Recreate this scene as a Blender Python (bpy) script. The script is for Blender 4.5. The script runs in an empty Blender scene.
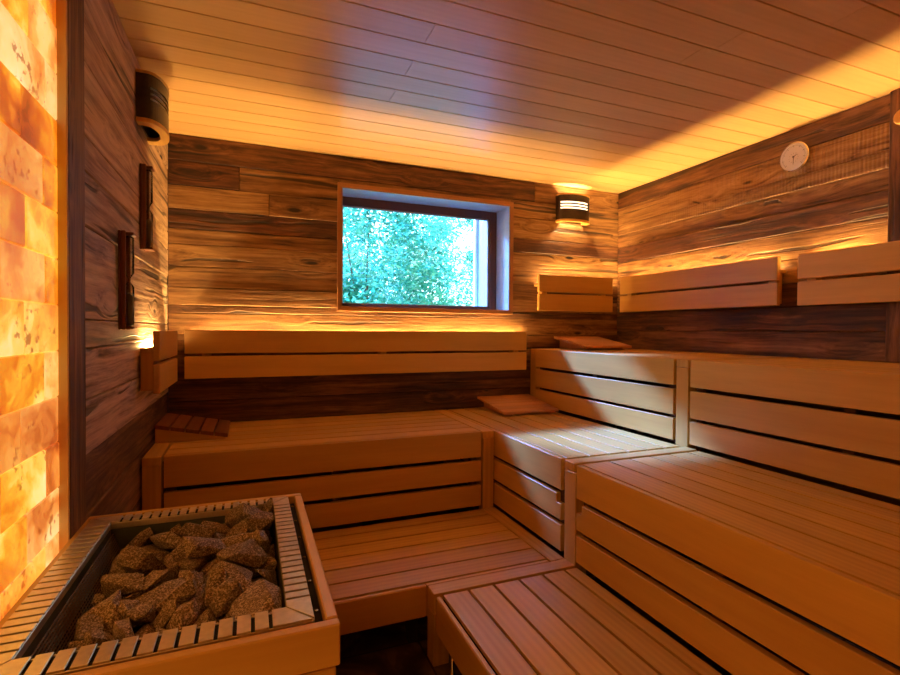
import bpy, bmesh, math, random
from mathutils import Vector, Matrix, Euler, noise
C = bpy.context.scene.collection
random.seed(7)

# ------------------------------------------------------------------ helpers
class MB:
    """collects shapes; every shape carries grain coordinates, a random value, a tone, a greyness and a saw-mark flag"""
    def __init__(s):
        s.v=[]; s.f=[]; s.gc=[]; s.rnd=[]; s.tone=[]; s.grey=[]; s.saw=[]
    def add(s, verts, faces, axis=0, rnd=None, tone=.5, grey=0., saw=0.):
        if rnd is None: rnd=random.random()
        b=len(s.v); off=Vector((rnd*37.1, rnd*91.7, rnd*53.3))
        for p in verts:
            p=Vector(p); s.v.append(p)
            g={0:(p.x,p.y,p.z),1:(p.y,p.x,p.z),2:(p.z,p.x,p.y)}[axis]
            s.gc.append(Vector(g)+off); s.rnd.append(rnd); s.tone.append(tone); s.grey.append(grey); s.saw.append(saw)
        for f in faces: s.f.append([i+b for i in f])
        return s
    def bm(s, bm, **k):
        bm.verts.ensure_lookup_table(); bm.verts.index_update()
        s.add([v.co.copy() for v in bm.verts], [[v.index for v in f.verts] for f in bm.faces], **k); bm.free(); return s
    def box(s, x0,x1,y0,y1,z0,z1, axis=0, bev=.002, **k):
        bm=bmesh.new(); bmesh.ops.create_cube(bm,size=1)
        for v in bm.verts: v.co=Vector(((x0+x1)/2+v.co.x*(x1-x0),(y0+y1)/2+v.co.y*(y1-y0),(z0+z1)/2+v.co.z*(z1-z0)))
        if bev: bmesh.ops.bevel(bm,geom=list(bm.edges),offset=bev,segments=1,affect='EDGES',clamp_overlap=True)
        return s.bm(bm,axis=axis,**k)
    def prism(s, pts, lo, hi, ax, axis=0, bev=.0015, **k):
        """outline pts in the two axes other than ax, extruded along ax"""
        bm=bmesh.new()
        def P(a,b,c):
            return {0:(c,a,b),1:(a,c,b),2:(a,b,c)}[ax]
        A=[bm.verts.new(P(a,b,lo)) for a,b in pts]; B=[bm.verts.new(P(a,b,hi)) for a,b in pts]
        bm.faces.new(A); bm.faces.new(B[::-1]); n=len(pts)
        for i in range(n): bm.faces.new((A[i],B[i],B[(i+1)%n],A[(i+1)%n]))
        bmesh.ops.recalc_face_normals(bm,faces=bm.faces)
        if bev: bmesh.ops.bevel(bm,geom=list(bm.edges),offset=bev,segments=1,affect='EDGES',clamp_overlap=True)
        return s.bm(bm,axis=axis,**k)
    def tube(s, p0, p1, r, n=10, r1=None, **k):
        p0,p1=Vector(p0),Vector(p1); d=(p1-p0); L=d.length
        q=d.to_track_quat('Z','Y'); r1=r if r1 is None else r1
        vs=[];fs=[]
        for z,rr in ((0,r),(L,r1)):
            for i in range(n):
                a=2*math.pi*i/n; vs.append(p0+q@Vector((rr*math.cos(a),rr*math.sin(a),z)))
        for i in range(n): fs.append((i,(i+1)%n,n+(i+1)%n,n+i))
        fs.append(tuple(range(n))[::-1]); fs.append(tuple(range(n,2*n)))
        return s.add(vs,fs,**k)
    def lathe(s, prof, centre, direction, n=32, **k):
        """prof: list of (radius, height) along direction"""
        c=Vector(centre); q=Vector(direction).to_track_quat('Z','Y'); vs=[];fs=[]
        for r,h in prof:
            for i in range(n):
                a=2*math.pi*i/n; vs.append(c+q@Vector((r*math.cos(a),r*math.sin(a),h)))
        for j in range(len(prof)-1):
            for i in range(n):
                fs.append((j*n+i,j*n+(i+1)%n,(j+1)*n+(i+1)%n,(j+1)*n+i))
        fs.append(tuple(range(n))[::-1]); fs.append(tuple(range((len(prof)-1)*n,len(prof)*n)))
        return s.add(vs,fs,**k)
    def build(s, name, mat, parent=None, origin=None, smooth=False):
        o0=Vector(origin) if origin is not None else (Vector(parent['_o']) if parent is not None and '_o' in parent else Vector((0,0,0)))
        me=bpy.data.meshes.new(name)
        me.from_pydata([tuple(p-o0) for p in s.v],[],s.f)
        a=me.attributes.new('gc','FLOAT_VECTOR','POINT')
        a.data.foreach_set('vector',[c for g in s.gc for c in g])
        for nm,l in (('rnd',s.rnd),('tone',s.tone),('grey',s.grey),('saw',s.saw)):
            a=me.attributes.new(nm,'FLOAT','POINT'); a.data.foreach_set('value',l)
        me.materials.append(mat)
        if smooth:
            me.polygons.foreach_set('use_smooth',[True]*len(me.polygons))
        me.update()
        o=bpy.data.objects.new(name,me); C.objects.link(o)
        if parent is not None:
            o.parent=parent
            o['_o']=list(o0)
        elif origin is not None: o.location=o0; o['_o']=list(o0)
        return o

def thing(name,label,cat,loc=(0,0,0),group=None):
    o=bpy.data.objects.new(name,None); C.objects.link(o); o.location=loc; o.empty_display_size=.05
    o['_o']=list(loc); o['label']=label; o['category']=cat
    if group: o['group']=group
    return o
def tag(o,label,cat,group=None,kind=None):
    o['label']=label; o['category']=cat
    if group: o['group']=group
    if kind: o['kind']=kind
    return o
def struct(o): o['kind']='structure'; return o

# ------------------------------------------------------------------ materials
def newmat(name):
    m=bpy.data.materials.new(name); m.use_nodes=True; nt=m.node_tree; nt.nodes.clear()
    out=nt.nodes.new('ShaderNodeOutputMaterial'); b=nt.nodes.new('ShaderNodeBsdfPrincipled')
    nt.links.new(b.outputs[0],out.inputs[0]); return m,nt,b,out
def N(nt,t,**k):
    n=nt.nodes.new(t)
    for a,v in k.items():
        if a.startswith('i_'):
            key=a[2:]; key=int(key) if key.isdigit() else key.replace('_',' ')
            n.inputs[key].default_value=v
        else: setattr(n,a,v)
    return n
def L(nt,a,b): nt.links.new(a,b)
def attr(nt,name): return N(nt,'ShaderNodeAttribute',attribute_name=name)
def mapping(nt,src,scale):
    m=N(nt,'ShaderNodeMapping'); m.inputs['Scale'].default_value=scale; L(nt,src,m.inputs[0]); return m.outputs[0]
def ramp(nt,src,stops):
    r=N(nt,'ShaderNodeValToRGB'); e=r.color_ramp.elements
    while len(e)<len(stops): e.new(.5)
    for i,(p,c) in enumerate(stops): e[i].position=p; e[i].color=(*c,1) if len(c)==3 else c
    L(nt,src,r.inputs[0]); return r.outputs[0]
def mix(nt,fac,a,b,mode='MIX'):
    m=N(nt,'ShaderNodeMix',data_type='RGBA',blend_type=mode)
    for s,v in ((0,fac),(6,a),(7,b)):
        if hasattr(v,'links'): L(nt,v,m.inputs[s])
        else: m.inputs[s].default_value = v if s==0 else ((*v,1) if len(v)==3 else v)
    return m.outputs[2]
def math_(nt,op,a,b=0.,c=0.):
    m=N(nt,'ShaderNodeMath',operation=op)
    for i,v in enumerate((a,b,c)):
        if hasattr(v,'links'): L(nt,v,m.inputs[i])
        else: m.inputs[i].default_value=v
    return m.outputs[0]

def smooth_wood(name,c1,c2,var=.22,rough=.42,bump=.08,fine=.12,wave=.12):
    m,nt,b,_=newmat(name); gc=attr(nt,'gc').outputs['Vector']; rnd=attr(nt,'rnd').outputs['Fac']
    n1=N(nt,'ShaderNodeTexNoise',i_Scale=1.,i_Detail=4.,i_Roughness=.6); L(nt,mapping(nt,gc,(1.3,16,16)),n1.inputs[0])
    n2=N(nt,'ShaderNodeTexNoise',i_Scale=1.,i_Detail=3.,i_Roughness=.7); L(nt,mapping(nt,gc,(5,110,110)),n2.inputs[0])
    w=N(nt,'ShaderNodeTexWave',wave_type='BANDS',bands_direction='Y',i_Scale=1.,i_Distortion=5.,i_Detail=2.,i_Detail_Scale=.6)
    L(nt,mapping(nt,gc,(.7,12,4)),w.inputs[0])
    f=math_(nt,'ADD',math_(nt,'MULTIPLY',n1.outputs[0],.5),math_(nt,'ADD',math_(nt,'MULTIPLY',n2.outputs[0],fine),math_(nt,'MULTIPLY',w.outputs[1],wave)))
    mid=.25+fine*.5+wave*.5; col=ramp(nt,f,[(mid-.19,c2),(mid+.19,c1)])
    v=math_(nt,'ADD',math_(nt,'MULTIPLY',rnd,var),1-var/2)
    h=N(nt,'ShaderNodeHueSaturation'); L(nt,v,h.inputs['Value']); L(nt,col,h.inputs['Color']); L(nt,h.outputs[0],b.inputs['Base Color'])
    b.inputs['Roughness'].default_value=rough
    bp=N(nt,'ShaderNodeBump',i_Strength=bump,i_Distance=.001); L(nt,f,bp.inputs['Height']); L(nt,bp.outputs[0],b.inputs['Normal'])
    return m

def rustic_wood(name):
    m,nt,b,_=newmat(name); gc=attr(nt,'gc').outputs['Vector']
    tone=attr(nt,'tone').outputs['Fac']; grey=attr(nt,'grey').outputs['Fac']; saw=attr(nt,'saw').outputs['Fac']
    # warp of the grain round the knots
    nd=N(nt,'ShaderNodeTexNoise',i_Scale=1.,i_Detail=2.); L(nt,mapping(nt,gc,(2.2,7,7)),nd.inputs[0])
    vm=N(nt,'ShaderNodeVectorMath',operation='MULTIPLY_ADD'); L(nt,nd.outputs['Color'],vm.inputs[0]); vm.inputs[1].default_value=(.04,.045,.045); L(nt,gc,vm.inputs[2])
    vo=N(nt,'ShaderNodeTexVoronoi',i_Scale=1.,feature='F1'); L(nt,mapping(nt,vm.outputs[0],(2.1,6.5,6.5)),vo.inputs[0])
    kn=ramp(nt,vo.outputs['Distance'],[(.0,(1,1,1)),(.06,(1,1,1)),(.10,(0,0,0))])
    ring=math_(nt,'MULTIPLY',math_(nt,'SUBTRACT',1.,math_(nt,'MINIMUM',math_(nt,'MULTIPLY',vo.outputs['Distance'],2.6),1.)),1.)
    gm=N(nt,'ShaderNodeCombineXYZ'); L(nt,math_(nt,'MULTIPLY',ring,.0),gm.inputs[0]); L(nt,math_(nt,'MULTIPLY',ring,.05),gm.inputs[1]); L(nt,math_(nt,'MULTIPLY',ring,.05),gm.inputs[2])
    va=N(nt,'ShaderNodeVectorMath',operation='ADD'); L(nt,vm.outputs[0],va.inputs[0]); L(nt,gm.outputs[0],va.inputs[1]); g2=va.outputs[0]
    w=N(nt,'ShaderNodeTexNoise',i_Scale=1.,i_Detail=3.,i_Roughness=.65); L(nt,mapping(nt,g2,(1.0,40,40)),w.inputs[0])
    n1=N(nt,'ShaderNodeTexNoise',i_Scale=1.,i_Detail=5.,i_Roughness=.7); L(nt,mapping(nt,gc,(1.6,9,9)),n1.inputs[0])
    n2=N(nt,'ShaderNodeTexNoise',i_Scale=1.,i_Detail=4.,i_Roughness=.75); L(nt,mapping(nt,g2,(4,95,95)),n2.inputs[0])
    f=math_(nt,'ADD',math_(nt,'MULTIPLY',math_(nt,'SUBTRACT',w.outputs[0],.5),1.05),math_(nt,'ADD',math_(nt,'MULTIPLY',n1.outputs[0],.70),math_(nt,'MULTIPLY',n2.outputs[0],.30)))
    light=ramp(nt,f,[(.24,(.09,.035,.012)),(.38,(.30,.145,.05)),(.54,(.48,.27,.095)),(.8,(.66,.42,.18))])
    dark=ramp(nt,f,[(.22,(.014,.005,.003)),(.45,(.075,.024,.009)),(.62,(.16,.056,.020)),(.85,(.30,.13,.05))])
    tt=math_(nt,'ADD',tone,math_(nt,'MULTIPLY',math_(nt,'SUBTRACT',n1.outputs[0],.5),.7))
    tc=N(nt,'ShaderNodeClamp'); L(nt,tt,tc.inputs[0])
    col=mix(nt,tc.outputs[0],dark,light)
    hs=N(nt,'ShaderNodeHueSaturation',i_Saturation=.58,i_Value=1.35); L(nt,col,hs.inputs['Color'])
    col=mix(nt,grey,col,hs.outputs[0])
    # long dark drying cracks
    cr=N(nt,'ShaderNodeTexNoise',i_Scale=1.,i_Detail=1.); L(nt,mapping(nt,g2,(.8,26,26)),cr.inputs[0])
    crm=ramp(nt,cr.outputs[0],[(.31,(1,1,1)),(.36,(0,0,0))])
    col=mix(nt,math_(nt,'MULTIPLY',crm,.75),col,(.012,.006,.003))
    col=mix(nt,kn,col,(.022,.009,.005))
    L(nt,col,b.inputs['Base Color']); b.inputs['Roughness'].default_value=.62
    sw=N(nt,'ShaderNodeTexWave',wave_type='BANDS',bands_direction='X',i_Scale=18.,i_Distortion=.6,i_Detail=1.); L(nt,mapping(nt,gc,(1,.25,.25)),sw.inputs[0])
    hgt=math_(nt,'ADD',math_(nt,'MULTIPLY',f,1.),math_(nt,'SUBTRACT',math_(nt,'MULTIPLY',math_(nt,'MULTIPLY',sw.outputs[1],saw),.55),math_(nt,'ADD',math_(nt,'MULTIPLY',crm,.7),math_(nt,'MULTIPLY',kn,.2))))
    bp=N(nt,'ShaderNodeBump',i_Strength=.95,i_Distance=.005); L(nt,hgt,bp.inputs['Height']); L(nt,bp.outputs[0],b.inputs['Normal'])
    return m

def plain(name,col,rough=.5,metal=0.,noise_amt=0.,scale=40.,bump=0.,emit=None,estr=0.):
    m,nt,b,_=newmat(name); b.inputs['Roughness'].default_value=rough; b.inputs['Metallic'].default_value=metal
    b.inputs['Base Color'].default_value=(*col,1)
    if noise_amt:
        tc=N(nt,'ShaderNodeTexCoord'); n=N(nt,'ShaderNodeTexNoise',i_Scale=scale,i_Detail=4.); L(nt,tc.outputs['Object'],n.inputs[0])
        c2=tuple(c*(1-noise_amt) for c in col); L(nt,ramp(nt,n.outputs[0],[(.35,c2),(.65,col)]),b.inputs['Base Color'])
        if bump:
            bp=N(nt,'ShaderNodeBump',i_Strength=bump,i_Distance=.003); L(nt,n.outputs[0],bp.inputs['Height']); L(nt,bp.outputs[0],b.inputs['Normal'])
    if emit: b.inputs['Emission Color'].default_value=(*emit,1); b.inputs['Emission Strength'].default_value=estr
    return m

M_bench=smooth_wood('bench_wood',(.74,.44,.110),(.54,.28,.060))
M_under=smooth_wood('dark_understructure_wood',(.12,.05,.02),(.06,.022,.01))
M_ceil=smooth_wood('ceiling_wood',(.80,.52,.22),(.66,.39,.15),var=.16,rough=.33,bump=.05,fine=.12,wave=.05)
M_trim=smooth_wood('window_trim_wood',(.50,.24,.085),(.34,.14,.045))
M_reveal=smooth_wood('weathered_reveal_wood',(.56,.60,.58),(.38,.42,.41),rough=.6,bump=.3)
M_outer=smooth_wood('blue_grey_weathered_wood',(.16,.24,.29),(.09,.15,.19),rough=.7)
M_frame=smooth_wood('brown_window_frame_wood',(.17,.065,.028),(.10,.035,.015),rough=.4)
M_dark=smooth_wood('dark_red_brown_wood',(.26,.085,.035),(.12,.035,.015))
M_headdark=smooth_wood('thermo_wood_slats',(.26,.085,.035),(.15,.045,.02))
M_black=plain('black_brown_lamp_slat',(.035,.018,.012),.35,noise_amt=.4)
M_rustic=rustic_wood('reclaimed_barn_boards')
M_steel=plain('brushed_steel',(.80,.68,.52),.34,.85,noise_amt=.12,scale=90.)
M_darksteel=plain('dark_green_grey_steel',(.13,.14,.10),.45,.55,noise_amt=.3,scale=30.)
M_inner_black=plain('black_inside',(.012,.011,.010),.8)  # plain black for basin floor, grille slots and casing gap
M_wire=plain('rusty_grid_wire',(.24,.16,.10),.5,.7)
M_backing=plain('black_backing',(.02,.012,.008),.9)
M_white=plain('white_dial',(.88,.88,.90),.3)
M_dial=plain('glossy_dial',(.9,.9,.93),.08)
M_chrome=plain('chrome',(.8,.8,.82),.15,1.)
M_mark=plain('grey_dial_marks',(.10,.10,.11),.5)
M_led=plain('amber_led',(.9,.7,.4),.5,emit=(1,.60,.20),estr=375.)
M_bulb=plain('warm_bulb',(.9,.8,.6),.5,emit=(1,.64,.28),estr=1500.)
M_diff=plain('lit_lamp_diffuser',(.9,.85,.7),.5,emit=(1,.72,.42),estr=3.)
M_sand=plain('pale_timer_sand',(.55,.48,.42),.7)
M_concrete=plain('outdoor_render',(.6,.6,.58),.8,noise_amt=.2,scale=4.)
M_grass=plain('outdoor_grass',(.10,.22,.08),.9,noise_amt=.5,scale=3.)
M_bark=plain('bark',(.12,.10,.075),.9,noise_amt=.4,scale=12.)

def stone_mat():
    m,nt,b,_=newmat('speckled_sauna_stone'); tc=N(nt,'ShaderNodeTexCoord'); oi=N(nt,'ShaderNodeObjectInfo')
    n=N(nt,'ShaderNodeTexNoise',i_Scale=190.,i_Detail=5.,i_Roughness=.75); L(nt,tc.outputs['Object'],n.inputs[0])
    n2=N(nt,'ShaderNodeTexNoise',i_Scale=18.,i_Detail=3.); L(nt,tc.outputs['Object'],n2.inputs[0])
    v=N(nt,'ShaderNodeTexVoronoi',i_Scale=330.); L(nt,tc.outputs['Object'],v.inputs[0])
    f=math_(nt,'ADD',math_(nt,'MULTIPLY',n.outputs[0],.75),math_(nt,'MULTIPLY',v.outputs['Distance'],.32))
    col=ramp(nt,f,[(.38,(.035,.024,.017)),(.53,(.21,.145,.10)),(.68,(.68,.52,.37))])
    col=mix(nt,math_(nt,'MULTIPLY',n2.outputs[0],.5),col,(.17,.095,.055),'MIX')
    h=N(nt,'ShaderNodeHueSaturation'); L(nt,math_(nt,'ADD',math_(nt,'MULTIPLY',oi.outputs['Random'],.5),.75),h.inputs['Value']); L(nt,col,h.inputs['Color'])
    L(nt,h.outputs[0],b.inputs['Base Color']); b.inputs['Roughness'].default_value=.8
    bp=N(nt,'ShaderNodeBump',i_Strength=.9,i_Distance=.004); L(nt,math_(nt,'ADD',f,math_(nt,'MULTIPLY',n2.outputs[0],1.2)),bp.inputs['Height']); L(nt,bp.outputs[0],b.inputs['Normal'])
    return m
M_stone=stone_mat()

def salt_mat():
    # salt bricks lit from behind: each brick glows with its own colour, veins and inclusions
    m,nt,b,_=newmat('backlit_salt'); gc=attr(nt,'gc').outputs['Vector']; tone=attr(nt,'tone').outputs['Fac']; grey=attr(nt,'grey').outputs['Fac']
    nd=N(nt,'ShaderNodeTexNoise',i_Scale=5.,i_Detail=4.,i_Roughness=.6); L(nt,gc,nd.inputs[0])
    vm=N(nt,'ShaderNodeVectorMath',operation='MULTIPLY_ADD'); L(nt,nd.outputs['Color'],vm.inputs[0]); vm.inputs[1].default_value=(.25,.25,.25); L(nt,gc,vm.inputs[2])
    n1=N(nt,'ShaderNodeTexNoise',i_Scale=4.2,i_Detail=7.,i_Roughness=.60,i_Distortion=.35); L(nt,vm.outputs[0],n1.inputs[0])
    base=ramp(nt,n1.outputs[0],[(.33,(.30,.03,.002)),(.41,(.74,.13,.004)),(.48,(.97,.30,.010)),(.56,(1.12,.56,.04)),(.64,(1.3,.84,.18)),(.74,(1.35,1.05,.55))])
    red=ramp(nt,n1.outputs[0],[(.3,(.20,.018,.003)),(.5,(.55,.06,.006)),(.66,(.9,.20,.03)),(.8,(1.,.45,.12))])
    pale=ramp(nt,n1.outputs[0],[(.33,(.50,.09,.01)),(.44,(.95,.32,.06)),(.55,(1.05,.56,.18)),(.70,(1.3,.98,.52))])
    col=mix(nt,grey,base,pale); col=mix(nt,tone,col,red)
    sp=N(nt,'ShaderNodeTexNoise',i_Scale=42.,i_Detail=4.,i_Roughness=.6); L(nt,gc,sp.inputs[0])
    sp2=N(nt,'ShaderNodeTexNoise',i_Scale=7.,i_Detail=1.); L(nt,gc,sp2.inputs[0])
    spm=ramp(nt,math_(nt,'ADD',sp.outputs[0],math_(nt,'MULTIPLY',sp2.outputs[0],.45)),[(.86,(0,0,0)),(.92,(1,1,1))])
    col=mix(nt,math_(nt,'MULTIPLY',spm,.75),col,(.30,.05,.006))
    L(nt,col,b.inputs['Emission Color']); b.inputs['Emission Strength'].default_value=SALT
    b.inputs['Base Color'].default_value=(.55,.32,.16,1); b.inputs['Roughness'].default_value=.4
    bp=N(nt,'ShaderNodeBump',i_Strength=.4,i_Distance=.006); L(nt,n1.outputs[0],bp.inputs['Height']); L(nt,bp.outputs[0],b.inputs['Normal'])
    return m
SALT=.88
M_salt=salt_mat()

def floor_mat():
    m,nt,b,_=newmat('dark_slate_floor'); tc=N(nt,'ShaderNodeTexCoord')
    br=N(nt,'ShaderNodeTexBrick',i_Scale=1.,i_Mortar_Size=.004,i_Brick_Width=.6,i_Row_Height=.3); L(nt,tc.outputs['Object'],br.inputs[0])
    br.inputs['Color1'].default_value=(1,1,1,1); br.inputs['Color2'].default_value=(.75,.75,.75,1); br.inputs['Mortar'].default_value=(.12,.1,.08,1)
    n=N(nt,'ShaderNodeTexNoise',i_Scale=6.,i_Detail=5.,i_Distortion=1.4); L(nt,tc.outputs['Object'],n.inputs[0])
    c=ramp(nt,n.outputs[0],[(.35,(.05,.028,.015)),(.5,(.13,.075,.04)),(.56,(.24,.15,.08)),(.7,(.10,.06,.035))])
    L(nt,mix(nt,1.,c,br.outputs[0],'MULTIPLY'),b.inputs['Base Color']); b.inputs['Roughness'].default_value=.4
    bp=N(nt,'ShaderNodeBump',i_Strength=.4,i_Distance=.004); L(nt,n.outputs[0],bp.inputs['Height']); L(nt,bp.outputs[0],b.inputs['Normal'])
    return m
M_floor=floor_mat()

def glass_mat(name,tint=(1,1,1),ior=1.45):
    m,nt,b,out=newmat(name); nt.nodes.remove(b)
    t=N(nt,'ShaderNodeBsdfTransparent'); t.inputs[0].default_value=(*tint,1); g=N(nt,'ShaderNodeBsdfGlossy',i_Roughness=.01)
    fr=N(nt,'ShaderNodeFresnel',i_IOR=ior); ms=N(nt,'ShaderNodeMixShader'); L(nt,fr.outputs[0],ms.inputs[0]); L(nt,t.outputs[0],ms.inputs[1]); L(nt,g.outputs[0],ms.inputs[2]); L(nt,ms.outputs[0],out.inputs[0])
    return m
M_glass=glass_mat('window_glass',(.93,.98,.97)); M_tubeglass=glass_mat('timer_glass',(.85,.85,.85),1.6)

def leaf_mat():
    m,nt,b,out=newmat('leaf'); rnd=attr(nt,'rnd').outputs['Fac']
    col=ramp(nt,rnd,[(0,(.008,.14,.085)),(.4,(.04,.32,.20)),(.75,(.16,.50,.31)),(1,(.48,.72,.52))])
    L(nt,col,b.inputs['Base Color']); b.inputs['Roughness'].default_value=.35
    tr=N(nt,'ShaderNodeBsdfTranslucent'); L(nt,col,tr.inputs[0]); ms=N(nt,'ShaderNodeMixShader',i_Fac=.35)
    L(nt,b.outputs[0],ms.inputs[1]); L(nt,tr.outputs[0],ms.inputs[2]); L(nt,ms.outputs[0],out.inputs[0])
    return m
M_leaf=leaf_mat()

# ------------------------------------------------------------------ room measures (metres)
XL,XR,YB,YF,H = -.42,2.645,3.1,-.80,2.268
Z0,Z1,Z2=.26,.665,1.068

# floor and ceiling
f=MB().box(XL-.3,XR+.1,YF-.1,YB+.1,-.06,0,bev=0); struct(f.build('floor',M_floor))
c=MB(); y=1.386-.128*17; k=0
joints={1.386:1.58,1.514:-9,1.642:.60,1.770:-9,1.898:.60,2.026:-9,2.154:.60,2.282:-9,2.41:-9,1.258:1.63,1.130:-9}
while y<YB+.05:
    y1=min(y+.128,YB+.03); y0=max(y,YF-.03)
    if y1>y0+.01:
        j=None
        for kk,v in joints.items():
            if abs(kk-y)<.02: j=v
        if j is None: j=random.uniform(.2,2.3) if random.random()<.35 else None
        if j is not None and j<-1: j=None
        segs=[(XL-.06,XR+.03)] if j is None else [(XL-.06,j-.0004),(j+.0004,XR+.03)]
        for a,b_ in segs: c.box(a,b_,y0+.0026,y1-.0026,H,H+.018,axis=0,bev=.0010)
    y+=.128
CE=struct(c.build('ceiling',M_ceil))
MB().box(XL-.1,XR+.1,YF-.1,YB+.1,H+.0185,H+.06,bev=0).build('ceiling_seam_shade',M_backing,CE)  # black backing sheet, puts shade into the seams between ceiling boards

def boards(mb,plane,side,a0,a1,zs,tones,gap=.0025,greys=None,saws=None,joint=None,seed=1):
    """horizontal boards on a wall: plane 'x' or 'y'; side +1 when the room is on the + side"""
    R=random.Random(seed); n=len(zs)-1
    for i in range(n):
        zt,zb=zs[i],zs[i+1]; t=tones[i] if i<len(tones) else R.choice([.2,.35,.5,.6])
        g=(greys[i] if greys and i<len(greys) else 0.); s=(saws[i] if saws and i<len(saws) else 0.)
        cuts=[a0,a1]
        if joint and i in joint: cuts=[a0,joint[i],a1]
        for q in range(len(cuts)-1):
            d=R.uniform(0,.005); tt=t
            if isinstance(t,(tuple,list)): tt=t[q]
            lo,hi=cuts[q]+(0 if q==0 else .0008),cuts[q+1]-(0 if q==len(cuts)-2 else .0008)
            if plane=='y': mb.box(lo,hi,YB-.001+d,YB+.03,zb+gap/2,zt-gap/2,axis=0,bev=.003,tone=tt,grey=g,saw=s,rnd=R.random())
            elif side>0: mb.box(XL-.03,XL+.001-d,lo,hi,zb+gap/2,zt-gap/2,axis=1,bev=.003,tone=tt,grey=g,saw=s,rnd=R.random())
            else: mb.box(XR-.001+d,XR+.03,lo,hi,zb+gap/2,zt-gap/2,axis=1,bev=.003,tone=tt,grey=g,saw=s,rnd=R.random())

# back wall, with the window opening left free
WX0,WX1,WZ0,WZ1=.510,1.704,1.328,2.085
w=MB()
boards(w,'y',0,XL,XR+.03,[2.268,2.126],[(.06,.5)],joint={0:1.9},seed=3)
boards(w,'y',0,XL,WX0,[2.126,1.99,1.86,1.751,1.667,1.545,1.427,WZ0],[(.02,.38),(.62,.40),.0,.40,.62,.55,.38],joint={0:-.06,1:.1},seed=5)
boards(w,'y',0,WX1,XR+.03,[2.126,2.003,1.856,1.758,1.547,WZ0],[.70,.62,.06,.80,.45],seed=8)
boards(w,'y',0,WX0,WX1,[2.126,WZ1],[.2],seed=9)
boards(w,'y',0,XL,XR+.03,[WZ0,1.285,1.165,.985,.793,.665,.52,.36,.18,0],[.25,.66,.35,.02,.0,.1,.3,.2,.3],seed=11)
for (a,b_,z0_,z1_) in ((XL-.03,WX0,0,H),(WX1,XR+.13,0,H),(WX0,WX1,0,WZ0),(WX0,WX1,WZ1,H)):
    w.box(a,b_,YB+.0305,YB+.36,z0_,z1_,bev=0,tone=.05)
struct(w.build('wall_back',M_rustic))
# right wall
w=MB()
boards(w,'x',-1,YF,YB,[2.268,2.146,2.014,1.938,1.841,1.723,1.585,1.46,1.335,1.204,1.05,.9,.74,.58,.42,.28,.14,0],
       [(.2,.12),(.62,.7),(.60,.62),(.40,.38),.0,.75,.5,.04,.02,.10,.1],saws=[0,1,1,.2,0,0],joint={0:.9,1:.7,2:.5,3:.8},seed=21)
w.box(XR+.0305,XR+.12,YF,YB+.0295,0,H,bev=0,tone=.05)
struct(w.build('wall_right',M_rustic))
# left wall beyond the salt bricks
SY=1.425
w=MB()
boards(w,'x',1,SY,YB,[2.268,2.063,1.928,1.728,1.630,1.480,1.222,1.141,.998,.846,.68,.5,.33,.16,0],
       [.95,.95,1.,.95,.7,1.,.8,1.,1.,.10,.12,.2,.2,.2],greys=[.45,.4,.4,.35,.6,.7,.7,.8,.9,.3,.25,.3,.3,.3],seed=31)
w.box(XL-.12,XL-.0305,SY,YB+.03,0,H,bev=0,tone=.05); w.box(XL-.16,XL-.08,YF,SY,0,H,bev=0,tone=.1)
struct(w.build('wall_left',M_rustic))
w=MB()
z=0; R=random.Random(4)
while z<H-.01:
    w.box(XL-.1,XR+.03,YF-.03,YF,z+.001,min(z+.16,H)-.001,axis=0,tone=R.choice([.3,.45,.6])); z+=.16
w.box(XL-.16,XR+.1,YF-.09,YF-.031,0,H,bev=0,tone=.05)
struct(w.build('wall_front',M_rustic))

# ------------------------------------------------------------------ backlit salt brick wall
sb=MB(); R=random.Random(12)
z=1.252-.1065*12+.0; row=0
special={ }
while z<H:
    z0_,z1_=max(z,0.0),min(z+.1065,H); off=(row%2)*.105+R.uniform(-.03,.03)
    y=SY-.011
    first=True
    while y>YF+.02:
        ln=.21 if not first else (.09+off*.9)
        y0_=max(y-ln,YF+.004); d=R.uniform(0,.002)
        t=R.choice([0,0,0,0,.15,0]); g=R.choice([0,.2,.5,.7,.0])
        rr=int(round((z-1.252)/.1065))
        if rr in (1,2) and not first: t=.85 if R.random()<.6 else .25
        if z1_-z0_>.01: sb.box(XL-.07,XL+.005-d,y0_+.0004,y-.0004,z0_+.0004,z1_-.0004,axis=1,bev=.0025,tone=t,grey=g,rnd=R.random())
        y=y0_; first=False
    z+=.1065; row+=1
s_=sb.build('salt_brick_wall',M_salt); tag(s_,'glowing orange wall of salt bricks lit from behind, left of the stove','salt wall')

p=MB().box(XL-.06,XL+.022,SY,1.551,0,H-.002,axis=2,bev=.004,tone=.12,rnd=.37)
tag(p.build('wooden_post',M_rustic,origin=(XL,1.47,0)),'upright dark wooden post at the edge of the glowing salt wall','post')
pl_=MB().box(XL-.055,XL+.0215,SY-.010,SY-.0008,0,H-.002,axis=2,bev=.001,rnd=.2)
tag(pl_.build('edge_board',M_ceil,origin=(XL,SY,0)),'thin upright orange-lit board between the salt bricks and the dark post','board')
p=MB().box(XR-.022,XR-.001,1.20,1.325,Z2+.002,H-.002,axis=2,bev=.003,tone=.12,rnd=.61)
tag(p.build('wooden_post',M_rustic,origin=(XR,1.26,Z2)),'upright wooden board on the right wall beside the thermometer, above top bench','post')
kn=MB().lathe([(.030,0),(.033,.006),(.033,.014),(.027,.022),(.0,.0225)],(XR-.022,1.272,2.135),(-1,0,0),28,axis=0)
tag(kn.build('wooden_wall_knob',M_bench,origin=(XR-.022,1.272,2.135)),'small round pale wooden knob high on the right wall board','knob')

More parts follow.
